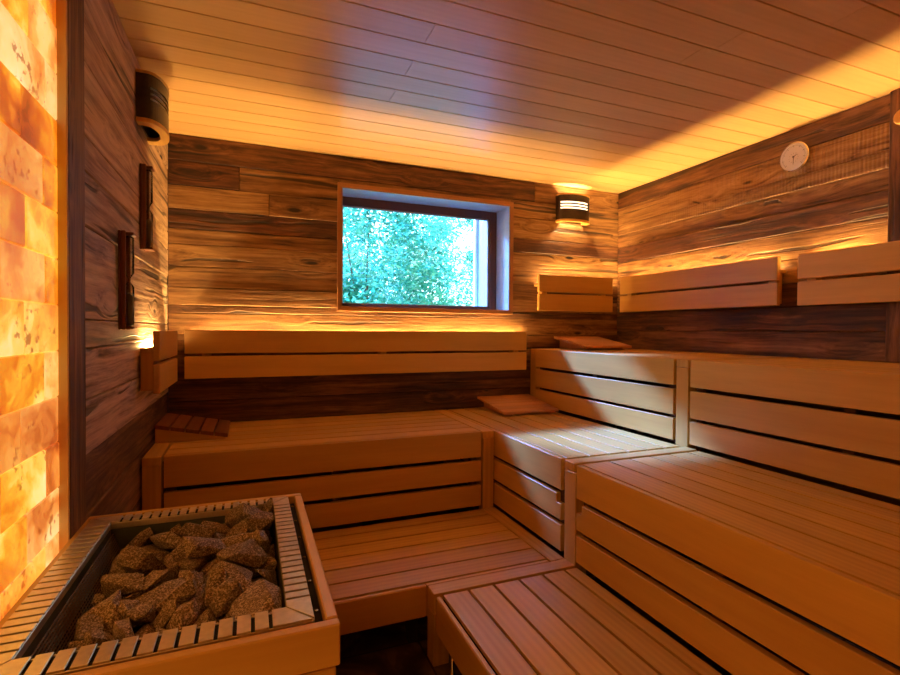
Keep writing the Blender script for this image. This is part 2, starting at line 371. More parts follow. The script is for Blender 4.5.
# ------------------------------------------------------------------ window
win=MB()
cw=.030; t0,t1=YB-.014,YB+.0
x0,x1,z0_,z1_=.524,1.690,1.342,2.071
win.prism([(x0-cw,z0_-cw),(x1+cw,z0_-cw),(x1,z0_),(x0,z0_)],t0,t1-.0015,1,axis=0)
win.prism([(x0-cw,z1_+cw),(x1+cw,z1_+cw),(x1,z1_),(x0,z1_)],t0,t1-.0015,1,axis=0)
win.prism([(x0-cw,z0_-cw),(x0,z0_),(x0,z1_),(x0-cw,z1_+cw)],t0,t1-.0015,1,axis=2)
win.prism([(x1+cw,z0_-cw),(x1,z0_),(x1,z1_),(x1+cw,z1_+cw)],t0,t1-.0015,1,axis=2)
W=struct(win.build('window_1',M_trim))
rv=MB(); ye=3.292
rv.box(x0-.013,x0,t0+.002,ye,z0_,z1_,axis=1,bev=.0008); rv.box(x1,x1+.013,t0+.002,ye,z0_,z1_,axis=1,bev=.0008)
rv.box(x0-.013,x1+.013,t0+.002,ye,z1_,z1_+.013,axis=0,bev=.0008); rv.box(x0-.013,x1+.013,t0+.002,ye,z0_-.013,z0_,axis=0,bev=.0008)
rv.build('window_reveal',M_reveal,W)
fr=MB(); ya,yb=3.293,3.345
fr.box(x0-.012,x0+.035,ya,yb,z0_-.012,z1_+.012,axis=2); fr.box(x1-.056,x1+.012,ya,yb,z0_-.012,z1_+.012,axis=2)
fr.box(x0+.035,x1-.056,ya,yb,z1_-.055,z1_+.012,axis=0); fr.box(x0+.035,x1-.056,ya,yb,z0_-.012,z0_+.028,axis=0)
fr.build('window_frame',M_frame,W)
MB().box(x0+.03,x1-.05,3.318,3.324,z0_+.02,z1_-.05,bev=0).build('window_pane',M_glass,W)
gk=MB()
for a,b_,c_,d_ in ((x0+.035,x0+.041,z0_+.028,z1_-.055),(x1-.064,x1-.056,z0_+.028,z1_-.055),(x0+.035,x1-.056,z1_-.063,z1_-.055),(x0+.035,x1-.056,z0_+.028,z0_+.034)):
    gk.box(a,b_,3.306,3.3175,c_,d_,bev=.001)
gk.build('glazing_bead',M_reveal,W)
ex=MB(); y2=YB+.46
ex.box(x1-.03,x1+.014,3.346,y2,z0_-.02,z1_+.02,axis=2); ex.box(x0-.03,x0+.0,3.346,y2,z0_-.02,z1_+.02,axis=2)
ex.box(x0,x1-.03,3.346,y2,z0_-.03,z0_-.004,axis=0)
ex.build('outer_jamb',M_outer,W)
struct(MB().box(x1-.05,x1+.06,y2+.001,y2+.03,z0_-.03,z1_+.05,axis=2).build('trim_1',plain('white_paint',(.82,.84,.86),.5)))

# ------------------------------------------------------------------ benches
G=.0052
UL=[]
def seam_shade(t):
    x0,x1,y0,y1,z=UL.pop(); MB().box(x0,x1,y0,y1,z-.0200,z-.0124,bev=0).build('seam_shade_sheet',M_backing,t)  # black sheet added below the slats, stands in for shade in the seams
def slats(mb,x0,x1,y0,y1,z,cuts,axis,th=.012):
    """deck of slats; cuts = seam positions across the grain"""
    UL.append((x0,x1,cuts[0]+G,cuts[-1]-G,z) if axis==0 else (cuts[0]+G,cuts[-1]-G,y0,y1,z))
    for a,b_ in zip(cuts[:-1],cuts[1:]):
        if axis==0: mb.box(x0,x1,a+G,b_-G,z-th,z,axis=0,bev=.0006)
        else: mb.box(a+G,b_-G,y0,y1,z-th,z,axis=1,bev=.0006)
def frame_under(mb,x0,x1,y0,y1,z,h=.05,w=.035):
    mb.box(x0,x1,y0,y0+w,z-h,z,axis=0); mb.box(x0,x1,y1-w,y1,z-h,z,axis=0)
    mb.box(x0,x0+w,y0+w+.001,y1-w-.001,z-h,z,axis=1); mb.box(x1-w,x1,y0+w+.001,y1-w-.001,z-h,z,axis=1)

F1=[(.532,Z1),(.405,.512),(.275,.384)]; F2=[(.945,Z2),(.803,.926),(.682,.786)]
# level 1, along the back wall
t=thing('middle_bench','long wooden sauna bench along the back wall below the window, left of the corner','bench',(.4,2.7,Z0),'slatted sauna benches')
d=MB(); slats(d,-.336,1.128,0,0,Z1,[2.374,2.48,2.586,2.692,2.798,2.904,3.01,3.095],0); d.build('seat_slats',M_bench,t); seam_shade(t)
for i,(a,b_) in enumerate(F1): MB().box(-.336,1.128,2.350,2.374-(G if i==0 else 0),a,b_,axis=0,bev=.0015).build('front_board',M_bench,t)
d=MB(); frame_under(d,-.33,1.12,2.40,3.09,Z1-.027); 
for xx in (-.33,.36,1.08): d.box(xx,xx+.035,2.376,2.41,Z0+.002,Z1-.08,axis=2)
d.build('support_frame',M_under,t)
# level 1, corner block
def yfront(name,label,loc,x,ya,yb,F,lvl,xb,cuts,notch=None,base=Z0):
    t=thing(name,label,'bench',loc,'slatted sauna benches')
    d=MB(); slats(d,0,0,ya,yb,lvl,cuts,1); d.build('seat_slats',M_bench,t); seam_shade(t)
    for i,(a,b_) in enumerate(F):
        m=MB()
        if notch and i==1:
            if notch>0:   # notch at the near (low y) end
                m.prism([(ya,a),(yb,a),(yb,b_),(ya+.034,b_),(ya+.034,b_-.038),(ya,b_-.038)],x,x+.024,0,axis=1,bev=.002)
            else:
                m.prism([(ya,a),(yb,a),(yb,b_-.038),(yb-.034,b_-.038),(yb-.034,b_),(ya,b_)],x,x+.024,0,axis=1,bev=.002)
        else: m.box(x,x+.024-(G if i==0 else 0),ya,yb,a,b_,axis=1,bev=.0015)
        m.build('front_board',M_bench,t)
    d=MB(); frame_under(d,x+.045,xb-.01,ya+.005,yb-.005,lvl-.027)
    n=max(2,int((yb-ya)/.6)+1)
    for q in range(n):
        yy=ya+.01+(yb-ya-.06)*q/(n-1); d.box(x+.0245,x+.0445,yy,yy+.035,base+.002,lvl-.08,axis=2)
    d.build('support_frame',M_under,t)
    return t
yfront('middle_bench','wooden sauna bench block in the corner, its slats lit bluish by the window',(1.5,2.4,Z0),1.205,1.740,3.095,F1,Z1,1.868,
       [1.229,1.345,1.452,1.559,1.666,1.773,1.866],notch=1)
yfront('middle_bench','wide wooden middle bench running from the centre to the lower right',(1.5,.6,Z0),1.205,YF+.01,1.634,F1,Z1,1.868,
       [1.229,1.365,1.472,1.579,1.686,1.793,1.866],notch=-1)
yfront('upper_bench','highest wooden sauna bench block in the far right corner, front bluish from daylight',(2.2,2.4,Z1),1.870,1.790,3.020,F2,Z2,2.64,
       [1.894,2.01,2.117,2.224,2.331,2.438,2.545,2.64],base=Z1)
yfront('upper_bench','highest wooden sauna bench along the right wall, reaching the right picture edge',(2.2,.6,Z1),1.870,YF+.01,1.694,F2,Z2,2.64,
       [1.894,2.01,2.117,2.224,2.331,2.438,2.545,2.64],base=Z1)
# level 0 platforms
t=thing('foot_platform','low wooden foot platform with slats along the back bench, above the dark floor','platform',(.4,2.0,0),'low foot platforms')
d=MB(); slats(d,-.415,1.130,0,0,Z0,[1.729,1.839,1.949,2.048,2.152,2.259,2.345],0); d.build('platform_slats',M_bench,t); seam_shade(t)
MB().box(-.415,1.130 if False else .6005,1.705,1.729-G,.144,Z0,axis=0,bev=.004).build('front_board',M_bench,t)
MB().box(.6015,1.130,1.7065,1.729-G,.144,Z0,axis=0,bev=.002).build('front_board',M_bench,t)
d=MB(); frame_under(d,-.40,1.12,1.76,2.66,Z0-.027)
for xx in (-.38,.2,.56,1.07):
    for yy in (1.80,2.6): d.box(xx,xx+.04,yy,yy+.04,0,Z0-.078,axis=2)
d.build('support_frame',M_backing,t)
t=thing('foot_platform','low wooden foot platform with lengthwise slats at the bottom centre of the picture','platform',(.9,.6,0),'low foot platforms')
d=MB(); slats(d,0,0,YF+.01,1.622,Z0,[.629,.732,.833,.940,1.043,1.143,1.205],1); d.build('platform_slats',M_bench,t); seam_shade(t)
MB().box(.605,.629-G,YF+.01,1.622,.134,Z0,axis=1,bev=.004).build('front_board',M_bench,t)
d=MB(); frame_under(d,.66,1.86,YF+.02,1.61,Z0-.027)
for xx in (.70,1.7):
    for yy in (YF+.1,.5,1.5): d.box(xx,xx+.04,yy,yy+.04,0,Z0-.078,axis=2)
d.build('support_frame',M_backing,t)
ft=MB().lathe([(.012,0),(.012,.02),(.006,.022),(.006,.18)],(.645,1.56,0),(0,0,1),16); ft.build('levelling_foot',M_chrome,t,smooth=True)
# stepped dividing frames
t=thing('dividing_frame','stepped wooden dividing board between the near and corner benches, down to the floor','frame',(.6,1.67,0))
MB().box(.603,1.205,1.637,1.703,Z0-.07,Z0+.001,axis=0,bev=.002).build('rail',M_bench,t)
MB().box(.603,.663,1.637,1.703,0,Z0-.071,axis=2,bev=.002).build('leg',M_bench,t)
MB().box(1.2055,1.262,1.640,1.715,Z0-.05,Z1-.036,axis=2,bev=.002).build('post',M_bench,t)
MB().box(1.2055,1.873,1.652,1.718,Z1-.035,Z1+.001,axis=0,bev=.002).build('rail',M_bench,t)
MB().box(1.874,1.93,1.708,1.778,Z1-.03,Z2-.036,axis=2,bev=.002).build('post',M_bench,t)
MB().box(1.874,2.641,1.708,1.778,Z2-.035,Z2+.001,axis=0,bev=.002).build('rail',M_bench,t)
t=thing('dividing_frame','wooden corner board between the back bench and the corner bench block','frame',(1.16,2.3,Z0))
MB().box(1.134,1.199,2.345,3.096,Z1-.035,Z1+.001,axis=1,bev=.002).build('rail',M_bench,t)
MB().box(1.138,1.199,2.345,2.40,Z0-.03,Z1-.036,axis=2,bev=.002).build('post',M_bench,t)
MB().box(1.136,1.203,1.7055,2.343,Z0-.035,Z0+.001,axis=1,bev=.002).build('rail',M_bench,t)
t=thing('dividing_frame','narrow wooden end board of the back bench against the left wall','frame',(-.37,2.4,Z0))
MB().box(-.413,-.345,2.340,3.096,Z1-.035,Z1+.001,axis=1,bev=.002).build('rail',M_bench,t)
MB().box(-.413,-.345,2.340,2.40,Z0+.001,Z1-.036,axis=2,bev=.002).build('post',M_bench,t)
t=thing('dividing_frame','narrow upright end board of the highest corner bench at the back wall','frame',(1.9,3.06,Z1))
MB().box(1.872,1.93,3.026,3.096,Z1+.002,Z2-.036,axis=2,bev=.002).build('post',M_bench,t)
MB().box(1.872,2.64,3.026,3.096,Z2-.035,Z2+.001,axis=0,bev=.002).build('rail',M_bench,t)

# ------------------------------------------------------------------ backrests with amber light strips behind them
def backrest(label,wall,a0,a1,zb,zt,front,brs,skip=None):
    if wall=='back': loc=((a0+a1)/2,front,zb)
    else: loc=(front,(a0+a1)/2,zb)
    t=thing('backrest',label,'backrest',loc,'two-board backrests')
    zm=zb+(zt-zb)*.485; th=.026
    def B(mb,d0,d1,l0,l1,z0,z1,axis,**k):
        # d = distance from front face towards the wall
        if wall=='back': mb.box(l0,l1,front+d0,front+d1,z0,z1,axis=0 if axis=='l' else 2,**k)
        elif wall=='right': mb.box(front+d0,front+d1,l0,l1,z0,z1,axis=1 if axis=='l' else 2,**k)
        else: mb.box(front-d1,front-d0,l0,l1,z0,z1,axis=1 if axis=='l' else 2,**k)
        return mb
    B(MB(),0,th,a0,a1,zm+.008,zt,'l',bev=.003).build('board',M_bench,t)
    B(MB(),0,th,a0,a1,zb,zm-.006,'l',bev=.003).build('board',M_bench,t)
    depth={'back':YB-front,'right':XR-front,'left':front-XL}[wall]
    segs=[(a0+.003,a1-.003)] if not skip else [(a0+.003,skip[0]),(skip[1],a1-.003)]
    for u,v in segs: B(MB(),th+.0005,depth-.006,u,v,zt-.083,zt-.0685,'l',bev=.001).build('light_leak_block',M_bench,t)  # unseen batten, added to keep strip light out of the board gap
    for q in brs: B(MB(),th+.0005,depth-.006,q,q+.045,zb+.012,zt-.0835,'z').build('bracket',M_bench,t)
    for u,v in segs: B(MB(),depth-.021,depth-.008,u+.055,v-.030,zt-.0680,zt-.0660,'l',bev=0).build('light_strip',M_led,t)
    return t
#
backrest('long two-board backrest on the back wall under the window, glowing above its top edge','back',-.333,1.795,.924,1.190,3.020,[-.25,.75,1.70])
backrest('short two-board backrest on the back wall under the striped lamp','back',1.892,2.541,1.342,1.600,3.020,[1.93,2.45])
backrest('two-board backrest on the right wall between the corner and the gap below the thermometer','right',1.777,2.975,1.340,1.598,2.565,[1.80,2.88])
backrest('two-board backrest on the right wall cut by the right picture edge','right',-.10,1.675,1.334,1.594,2.565,[-.05,.80,1.60],skip=(1.195,1.330))
tl=backrest('short two-board backrest on the left wall, seen almost edge-on below the sand timers','left',2.31,2.83,.932,1.188,-.342,[2.325,2.76])

# ------------------------------------------------------------------ wedge headrests
def headrest(label,loc,deck,deckmat,side,sidemat):
    t=thing('headrest',label,'headrest',loc,'slatted wedge headrests')
    deck(t); side(t); return t
# left: high side at the left wall, slats run in y
x0_,x1_,ya_,yb_=-.412,-.100,2.62,2.985
def zt(x): return .748+(x-x0_)/(x1_-x0_)*(.686-.748)
t=thing('headrest','dark brown slatted wedge headrest at the left end of the back bench','headrest',(-.25,2.8,Z1),'slatted wedge headrests')
n=5; wd=(x1_-x0_)/n
for i in range(n):
    a,b_=x0_+i*wd+.003,x0_+(i+1)*wd-.003
    MB().prism([(a,zt(a)-.014),(b_,zt(b_)-.014),(b_,zt(b_)+.004),(a,zt(a)+.004)],ya_,yb_,1,axis=1).build('slat',M_headdark,t)
for yy in (ya_+.004,yb_-.024):
    MB().prism([(x0_+.002,Z1+.0015),(x1_-.012,Z1+.0015),(x1_-.012,zt(x1_-.012)-.0145),(x0_+.002,zt(x0_+.002)-.0145)],yy,yy+.02,1,axis=0).build('side_board',M_bench,t)
def wedge(label,xa,xb,y0,y1,zl,zh,base):
    """high side at the back wall (y1), slats run in x"""
    t=thing('headrest',label,'headrest',((xa+xb)/2,(y0+y1)/2,base),'slatted wedge headrests')
    zf=lambda y: zl+(y-y0)/(y1-y0)*(zh-zl)
    n=6; wd=(y1-y0)/n
    for i in range(n):
        a,b_=y0+i*wd+.002,y0+(i+1)*wd-.002
        MB().prism([(a,zf(a)-.016),(b_,zf(b_)-.016),(b_,zf(b_)),(a,zf(a))],xa,xb,0,axis=0).build('slat',M_warm,t)
    for xx in (xa+.05,xb-.07):
        MB().prism([(y0+.02,base+.0015),(y1-.002,base+.0015),(y1-.002,zf(y1)-.0165),(y0+.02,zf(y0+.02)-.0165)],xx,xx+.022,0,axis=1).build('side_board',M_warm,t)
M_warm=smooth_wood('headrest_wood',(.55,.25,.10),(.40,.16,.06))
wedge('reddish slatted wedge headrest on the corner bench, below the small upper block',1.445,1.850,2.70,3.085,.693,.745,Z1)
wedge('slatted wedge headrest on the highest corner bench under the short backrest',2.06,2.46,2.72,3.085,1.098,1.158,Z2)

# ------------------------------------------------------------------ wall lamps
def sconce(label,loc,rz,lit):
    t=thing('wall_lamp',label,'lamp',loc,'half-round slatted wall lamps'); t['_o']=[0,0,0]
    # local frame: wall is the plane y=0, lamp grows towards -y; z=0 is the middle
    a,dp=.133,.092; n=22
    def prof(ra,rd,n=n):
        pts=[(-ra,0),(-ra,-rd*.35)]
        for i in range(1,n):
            th=math.pi*i/n; pts.append((-ra*math.cos(th),-rd*.35-rd*.65*math.sin(th)))
        pts+=[(ra,-rd*.35),(ra,0)]; return pts
    P,Q=prof(a,dp),prof(a-.006,dp-.006)
    def band(mb,z0,z1,P,Q,i0=0,i1=None):
        i1=len(P) if i1 is None else i1; vs=[];fs=[]
        for i in range(i0,i1):
            for (pp,zz) in ((P[i],z0),(P[i],z1),(Q[i],z1),(Q[i],z0)): vs.append((pp[0],pp[1]-.002,zz))
        m=i1-i0
        for i in range(m-1):
            for k in range(4): fs.append((i*4+k,i*4+(k+1)%4,(i+1)*4+(k+1)%4,(i+1)*4+k))
        fs.append((3,2,1,0)); e=(m-1)*4; fs.append((e,e+1,e+2,e+3)); mb.add(vs,fs,axis=0)
    s=MB(); lo,hi=-.088,.086
    zs=[lo,-.018,-.011,-.003,.004,.012,.019,hi]
    band(s,lo,-.013,P,Q); band(s,-.001,.007,P,Q); band(s,.019,.028,P,Q); band(s,.040,hi,P,Q)
    band(s,-.0129,.0399,P,Q,0,4); band(s,-.0129,.0399,P,Q,len(P)-4,len(P))
    s.build('shade',M_black,t)
    Pi=prof(a-.042,dp-.030)
    for (z0,z1,nm) in ((lo-.017,lo-.0005,'bottom_ring'),(hi+.0005,hi+.011,'top_ring')):
        r=MB(); Po=prof(a+.003,dp+.003); band(r,z0,z1,Po,Pi); r.build(nm,M_bench,t)
    dfm=MB(); band(dfm,-.02,.046,prof(a-.012,dp-.012),prof(a-.014,dp-.014)); dfm.build('diffuser',M_diff if lit else M_white,t)
    MB().box(-a+.004,a-.004,-.006,-.001,lo,hi,bev=0).build('back_plate',M_black,t)
    MB().tube((0,-.006,0),(0,-.019,0),.014,14).build('socket',M_black,t)
    bm=bmesh.new(); bmesh.ops.create_uvsphere(bm,u_segments=16,v_segments=10,radius=.018)
    for v in bm.verts: v.co+=Vector((0,-.038,0))
    MB().bm(bm).build('bulb',M_bulb if lit else M_white,t,smooth=True)
    t.rotation_euler=(0,0,rz); return t
sconce('half-round dark wall lamp with three lit slots, right of the window',(2.208,YB-.001,2.098),0,True)
sconce('unlit half-round dark wall lamp on the left wall near the ceiling',(XL+.001,2.405,2.115),math.pi/2,False)

# ------------------------------------------------------------------ sand timers on the left wall
def timer(label,y,z0,z1):
    t=thing('sand_timer',label,'sand timer',(XL,y,z0),'sand timers on the left wall')
    MB().box(XL+.002,XL+.010,y,y+.078,z0,z1,axis=2).build('back_board',M_dark,t)
    MB().box(XL+.0105,XL+.024,y,y+.010,z0,z1,axis=2).build('side_rail',M_dark,t)
    MB().box(XL+.0105,XL+.024,y+.068,y+.078,z0,z1,axis=2).build('side_rail',M_dark,t)
    h=z1-z0; c=(XL+.0265,y+.040,z0+.012)
    g=MB().lathe([(.006,0),(.015,.006),(.0155,h*.40),(.004,h*.46),(.004,h*.49),(.0155,h*.55),(.015,h-.03),(.006,h-.024)],c,(0,0,1),20); g.build('glass_tube',M_tubeglass,t,smooth=True)
    MB().lathe([(.004,0),(.013,.004),(.0135,h*.30),(.002,h*.34)],(c[0],c[1],c[2]+.002),(0,0,1),16).build('sand',M_sand,t,smooth=True)
    for zz in (z0+.002,z1-.012): MB().box(XL+.0105,XL+.046,y+.0105,y+.0675,zz,zz+.009,axis=1).build('end_block',M_dark,t)
timer('dark-framed sand timer on the left wall, the lower and nearer of two',1.985,1.193,1.532)
timer('dark-framed sand timer on the left wall below the unlit lamp, upper of two',2.345,1.520,1.868)

# ------------------------------------------------------------------ thermometer
t=thing('thermometer','round white dial thermometer with thin metal rim high on the right wall','thermometer',(XR,1.744,2.114))
c=(XR-.001,1.744,2.114)
MB().lathe([(.073,0),(.076,.004),(.076,.016),(.070,.020),(.069,.016)],c,(-1,0,0),48).build('rim',M_chrome,t,smooth=False)
MB().lathe([(.069,.0165),(.0,.0172)],(c[0],c[1],c[2]),(-1,0,0),48).build('dial',M_dial,t)
mk=MB()
xf=XR-.0195
for i in range(41):
    a=math.radians(-135+270*i/40); r0=.055 if i%5 else .050; r1=.060
    p0=Vector((xf,1.744-r0*math.sin(a),2.114+r0*math.cos(a))); p1=Vector((xf,1.744-r1*math.sin(a),2.114+r1*math.cos(a)))
    mk.tube(p0,p1,.0006 if i%5 else .0010,5)
mk.build('outer_scale',M_mark,t); mk=MB()
for i in range(12):
    a=math.radians(i*30); r=.026
    mk.tube((xf,1.744-.0-r*.8*math.sin(a),2.109+r*.8*math.cos(a)),(xf,1.744-r*math.sin(a),2.109+r*math.cos(a)),.0006,5)
mk.build('inner_scale',M_mark,t)
for a,l in ((182,.040),(62,.020)):
    a=math.radians(a); MB().tube((xf-.001,1.744,2.114),(xf-.001,1.744-l*math.sin(a),2.114+l*math.cos(a)),.0020,8,r1=.0008).build('needle',M_mark,t)
MB().lathe([(.005,0),(.005,.003),(.0,.0032)],(xf,1.744,2.114),(-1,0,0),16).build('hub',M_mark,t)

# ------------------------------------------------------------------ stove
ZS=.700
t=thing('sauna_stove','wood-cased sauna stove topped with a slotted steel ring, below the salt wall','stove',(-.13,1.2,0))
X0,X1,Y0,Y1=-.3965,.142,.842,1.566
w_=.021
hs=[(ZS-.072,ZS),(ZS-.150,ZS-.078),(ZS-.228,ZS-.156),(ZS-.306,ZS-.234),(ZS-.384,ZS-.312),(ZS-.462,ZS-.390),(ZS-.540,ZS-.468),(.03,ZS-.546)]
for i,(a,b_) in enumerate(hs):
    q=0 if i==0 else .006
    m=MB()
    m.box(X0+q,X1-q,Y0+q,Y0+w_+q*.5,a,b_,axis=0,bev=.0025); m.box(X0+q,X1-q,Y1-w_-q*.5,Y1-q,a,b_,axis=0,bev=.0025)
    m.box(X1-w_-q*.5,X1-q,Y0+w_+.004,Y1-w_-.004,a,b_,axis=1,bev=.0025); m.box(X0+q,X0+w_*.7+q*.5,Y0+w_+.004,Y1-w_-.004,a,b_,axis=1,bev=.0025)
    m.build('casing_board',M_bench,t)
for xx in (X0+.04,X1-.07):
    for yy in (Y0+.05,Y1-.09): MB().box(xx,xx+.03,yy,yy+.03,0,.029,axis=2).build('foot',M_backing,t)
# slotted steel ring: outer rectangle, inner rectangle, mitred corners
OX0,OX1,OY0,OY1=-.384,.103,.872,1.540
IX0,IX1,IY0,IY1=-.333,.060,.925,1.497
zr=ZS+.002
def ring_side(n,outer,inner,nm):
    """outer/inner: pairs of 2D points for the side; n plates with slots between them"""
    (oa,ob),(ia,ib)=outer,inner; m=MB(); gp=.0062
    o_a,o_b,i_a,i_b=map(Vector,(oa,ob,ia,ib)); d=(i_b-i_a).normalized()
    Lo=(i_b-i_a).length; pitch=Lo/n
    def plate(pts,z0=zr-.004,z1=zr):
        m.prism([tuple(p) for p in pts],z0,z1,2,bev=.0006)
    per=Vector((-d.y,d.x)); 
    if (o_a-i_a).dot(per)<0: per=-per
    wdt=abs((o_a-i_a).dot(per))
    for k in range(n):
        a=i_a+d*(k*pitch+gp/2); b_=i_a+d*((k+1)*pitch-gp/2)
        pts=[a,b_,b_+per*wdt,a+per*wdt]
        if k==0:
            a2=o_a+d*gp*.5; a=i_a+d*gp*.25; pts=[a,b_,b_+per*wdt,a2]
        if k==n-1:
            b2=o_b-d*gp*.5; b_=i_b-d*gp*.25; pts=[a,b_,b2,a+per*wdt]
        plate(pts)
    # joining lips
    for (pa,pb,off,z0,z1) in ((o_a,o_b,0,zr-.020,zr-.0045),(i_a,i_b,1,zr-.020,zr-.0045)):
        s_=-1 if off==0 else 1
        q=per*(s_*.003)
        plate([pa,pb,pb+q,pa+q],z0,z1)
    o=m.build(nm,M_steel,t)
    bk=MB(); bk.prism([tuple(o_a-per*.004+d*.004),tuple(o_b-per*.004-d*.004),tuple(i_b+per*.004),tuple(i_a+per*.004)],zr-.019,zr-.0062,2,bev=0).build('slot_backing',M_inner_black,o)
ring_side(14,((OX0,OY0),(OX1,OY0)),((IX0,IY0),(IX1,IY0)),'steel_grille')
ring_side(18,((OX0,OY1),(OX1,OY1)),((IX0,IY1),(IX1,IY1)),'steel_grille')
ring_side(22,((OX0,OY0),(OX0,OY1)),((IX0,IY0),(IX0,IY1)),'steel_grille')
ring_side(22,((OX1,OY0),(OX1,OY1)),((IX1,IY0),(IX1,IY1)),'steel_grille')
# steel basin walls and bottom
m=MB(); zb_=.606
m.box(IX0-.003,IX0-.001,IY0-.002,IY1+.002,zb_,zr-.021,bev=0); m.box(IX1+.001,IX1+.003,IY0-.002,IY1+.002,zb_,zr-.021,bev=0)
m.box(IX0,IX1,IY0-.003,IY0-.001,zb_,zr-.021,bev=0); m.box(IX0,IX1,IY1+.001,IY1+.003,zb_,zr-.021,bev=0)
m.build('basin_wall',M_darksteel,t)
MB().box(IX0-.003,IX1+.003,IY0-.003,IY1+.003,zb_-.012,zb_-.0005,bev=0).build('basin_floor',M_inner_black,t)
m=MB() # dark shelf between ring and wooden casing
m.box(OX1+.001,X1-w_-.0005,OY0-.008,OY1+.002,ZS-.03,ZS-.022,bev=0); m.box(OX0-.001,OX1+.001,Y0+w_+.0005,OY0-.0005,ZS-.03,ZS-.022,bev=0)
m.build('dark_gap_strip',M_inner_black,t)
for k in range(6): MB().lathe([(.0035,0),(.0035,.003),(.001,.0032)],((OX1+X1-w_)/2+.001,OY0+.06+k*.115,ZS-.0215),(0,0,1),10).build('screw',M_chrome,t)
# wire grid holding the stones on the left
m=MB(); R=random.Random(3)
gx=-.300
for k in range(11):
    f_=k/10; xx=IX0+.006+f_*.022; zz=ZS-.030-f_*.060
    m.tube((xx,IY0+.004,zz),(xx,IY1-.004,zz),.0014,6)
for k in range(48):
    yy=IY0+.01+k*(IY1-IY0-.02)/47; m.tube((IX0+.005,yy,ZS-.028),(IX0+.029,yy,ZS-.091),.0009,5)
m.build('wire_grid',M_wire,t)

# stones -------------------------------------------------------------
def stone_mesh(i,dm=None):
    R=random.Random(900+i*13)
    big=i%5==0
    s=R.uniform(.070,.084) if big else R.uniform(.050,.068)
    dims=Vector((s*R.uniform(1.15,1.6),s*R.uniform(.7,.95),s*R.uniform(.40,.60)))
    if dm: dims=Vector(dm)*1.16; s=min(dm)*1.5
    bm=bmesh.new()
    for k in range(11 if dm else 12):
        v=Vector((R.gauss(0,1),R.gauss(0,1),R.gauss(0,1))).normalized()
        v=Vector([math.copysign(abs(c)**(.62 if dm else .75),c) for c in v])
        bm.verts.new(Vector((v.x*dims.x,v.y*dims.y,v.z*dims.z))*.80)
    r=bmesh.ops.convex_hull(bm,input=bm.verts)
    for g in r['geom_interior']+r['geom_unused']:
        if isinstance(g,bmesh.types.BMVert) and g.is_valid: bm.verts.remove(g)
    bmesh.ops.dissolve_limit(bm,angle_limit=math.radians(14),verts=bm.verts,edges=bm.edges)
    bmesh.ops.bevel(bm,geom=list(bm.edges),offset=s*.04,segments=2,profile=.6,affect='EDGES',clamp_overlap=True)
    bmesh.ops.triangulate(bm,faces=bm.faces)
    bmesh.ops.subdivide_edges(bm,edges=[e for e in bm.edges if e.calc_length()>.012],cuts=2,use_grid_fill=True)
    bmesh.ops.triangulate(bm,faces=bm.faces)
    for v in bm.verts:
        p=v.co*22+Vector((i*3.3,0,0)); n_=noise.noise(p)*.6+noise.noise(p*3.1)*.35+noise.noise(p*8)*.22
        v.co+=v.co.normalized()*n_*s*.085
    me=bpy.data.meshes.new('sauna_stone'); bm.to_mesh(me); bm.free()
    me.polygons.foreach_set('use_smooth',[True]*len(me.polygons)); me.materials.append(M_stone)
    try: me.set_sharp_from_angle(angle=math.radians(38))
    except Exception: pass
    return me
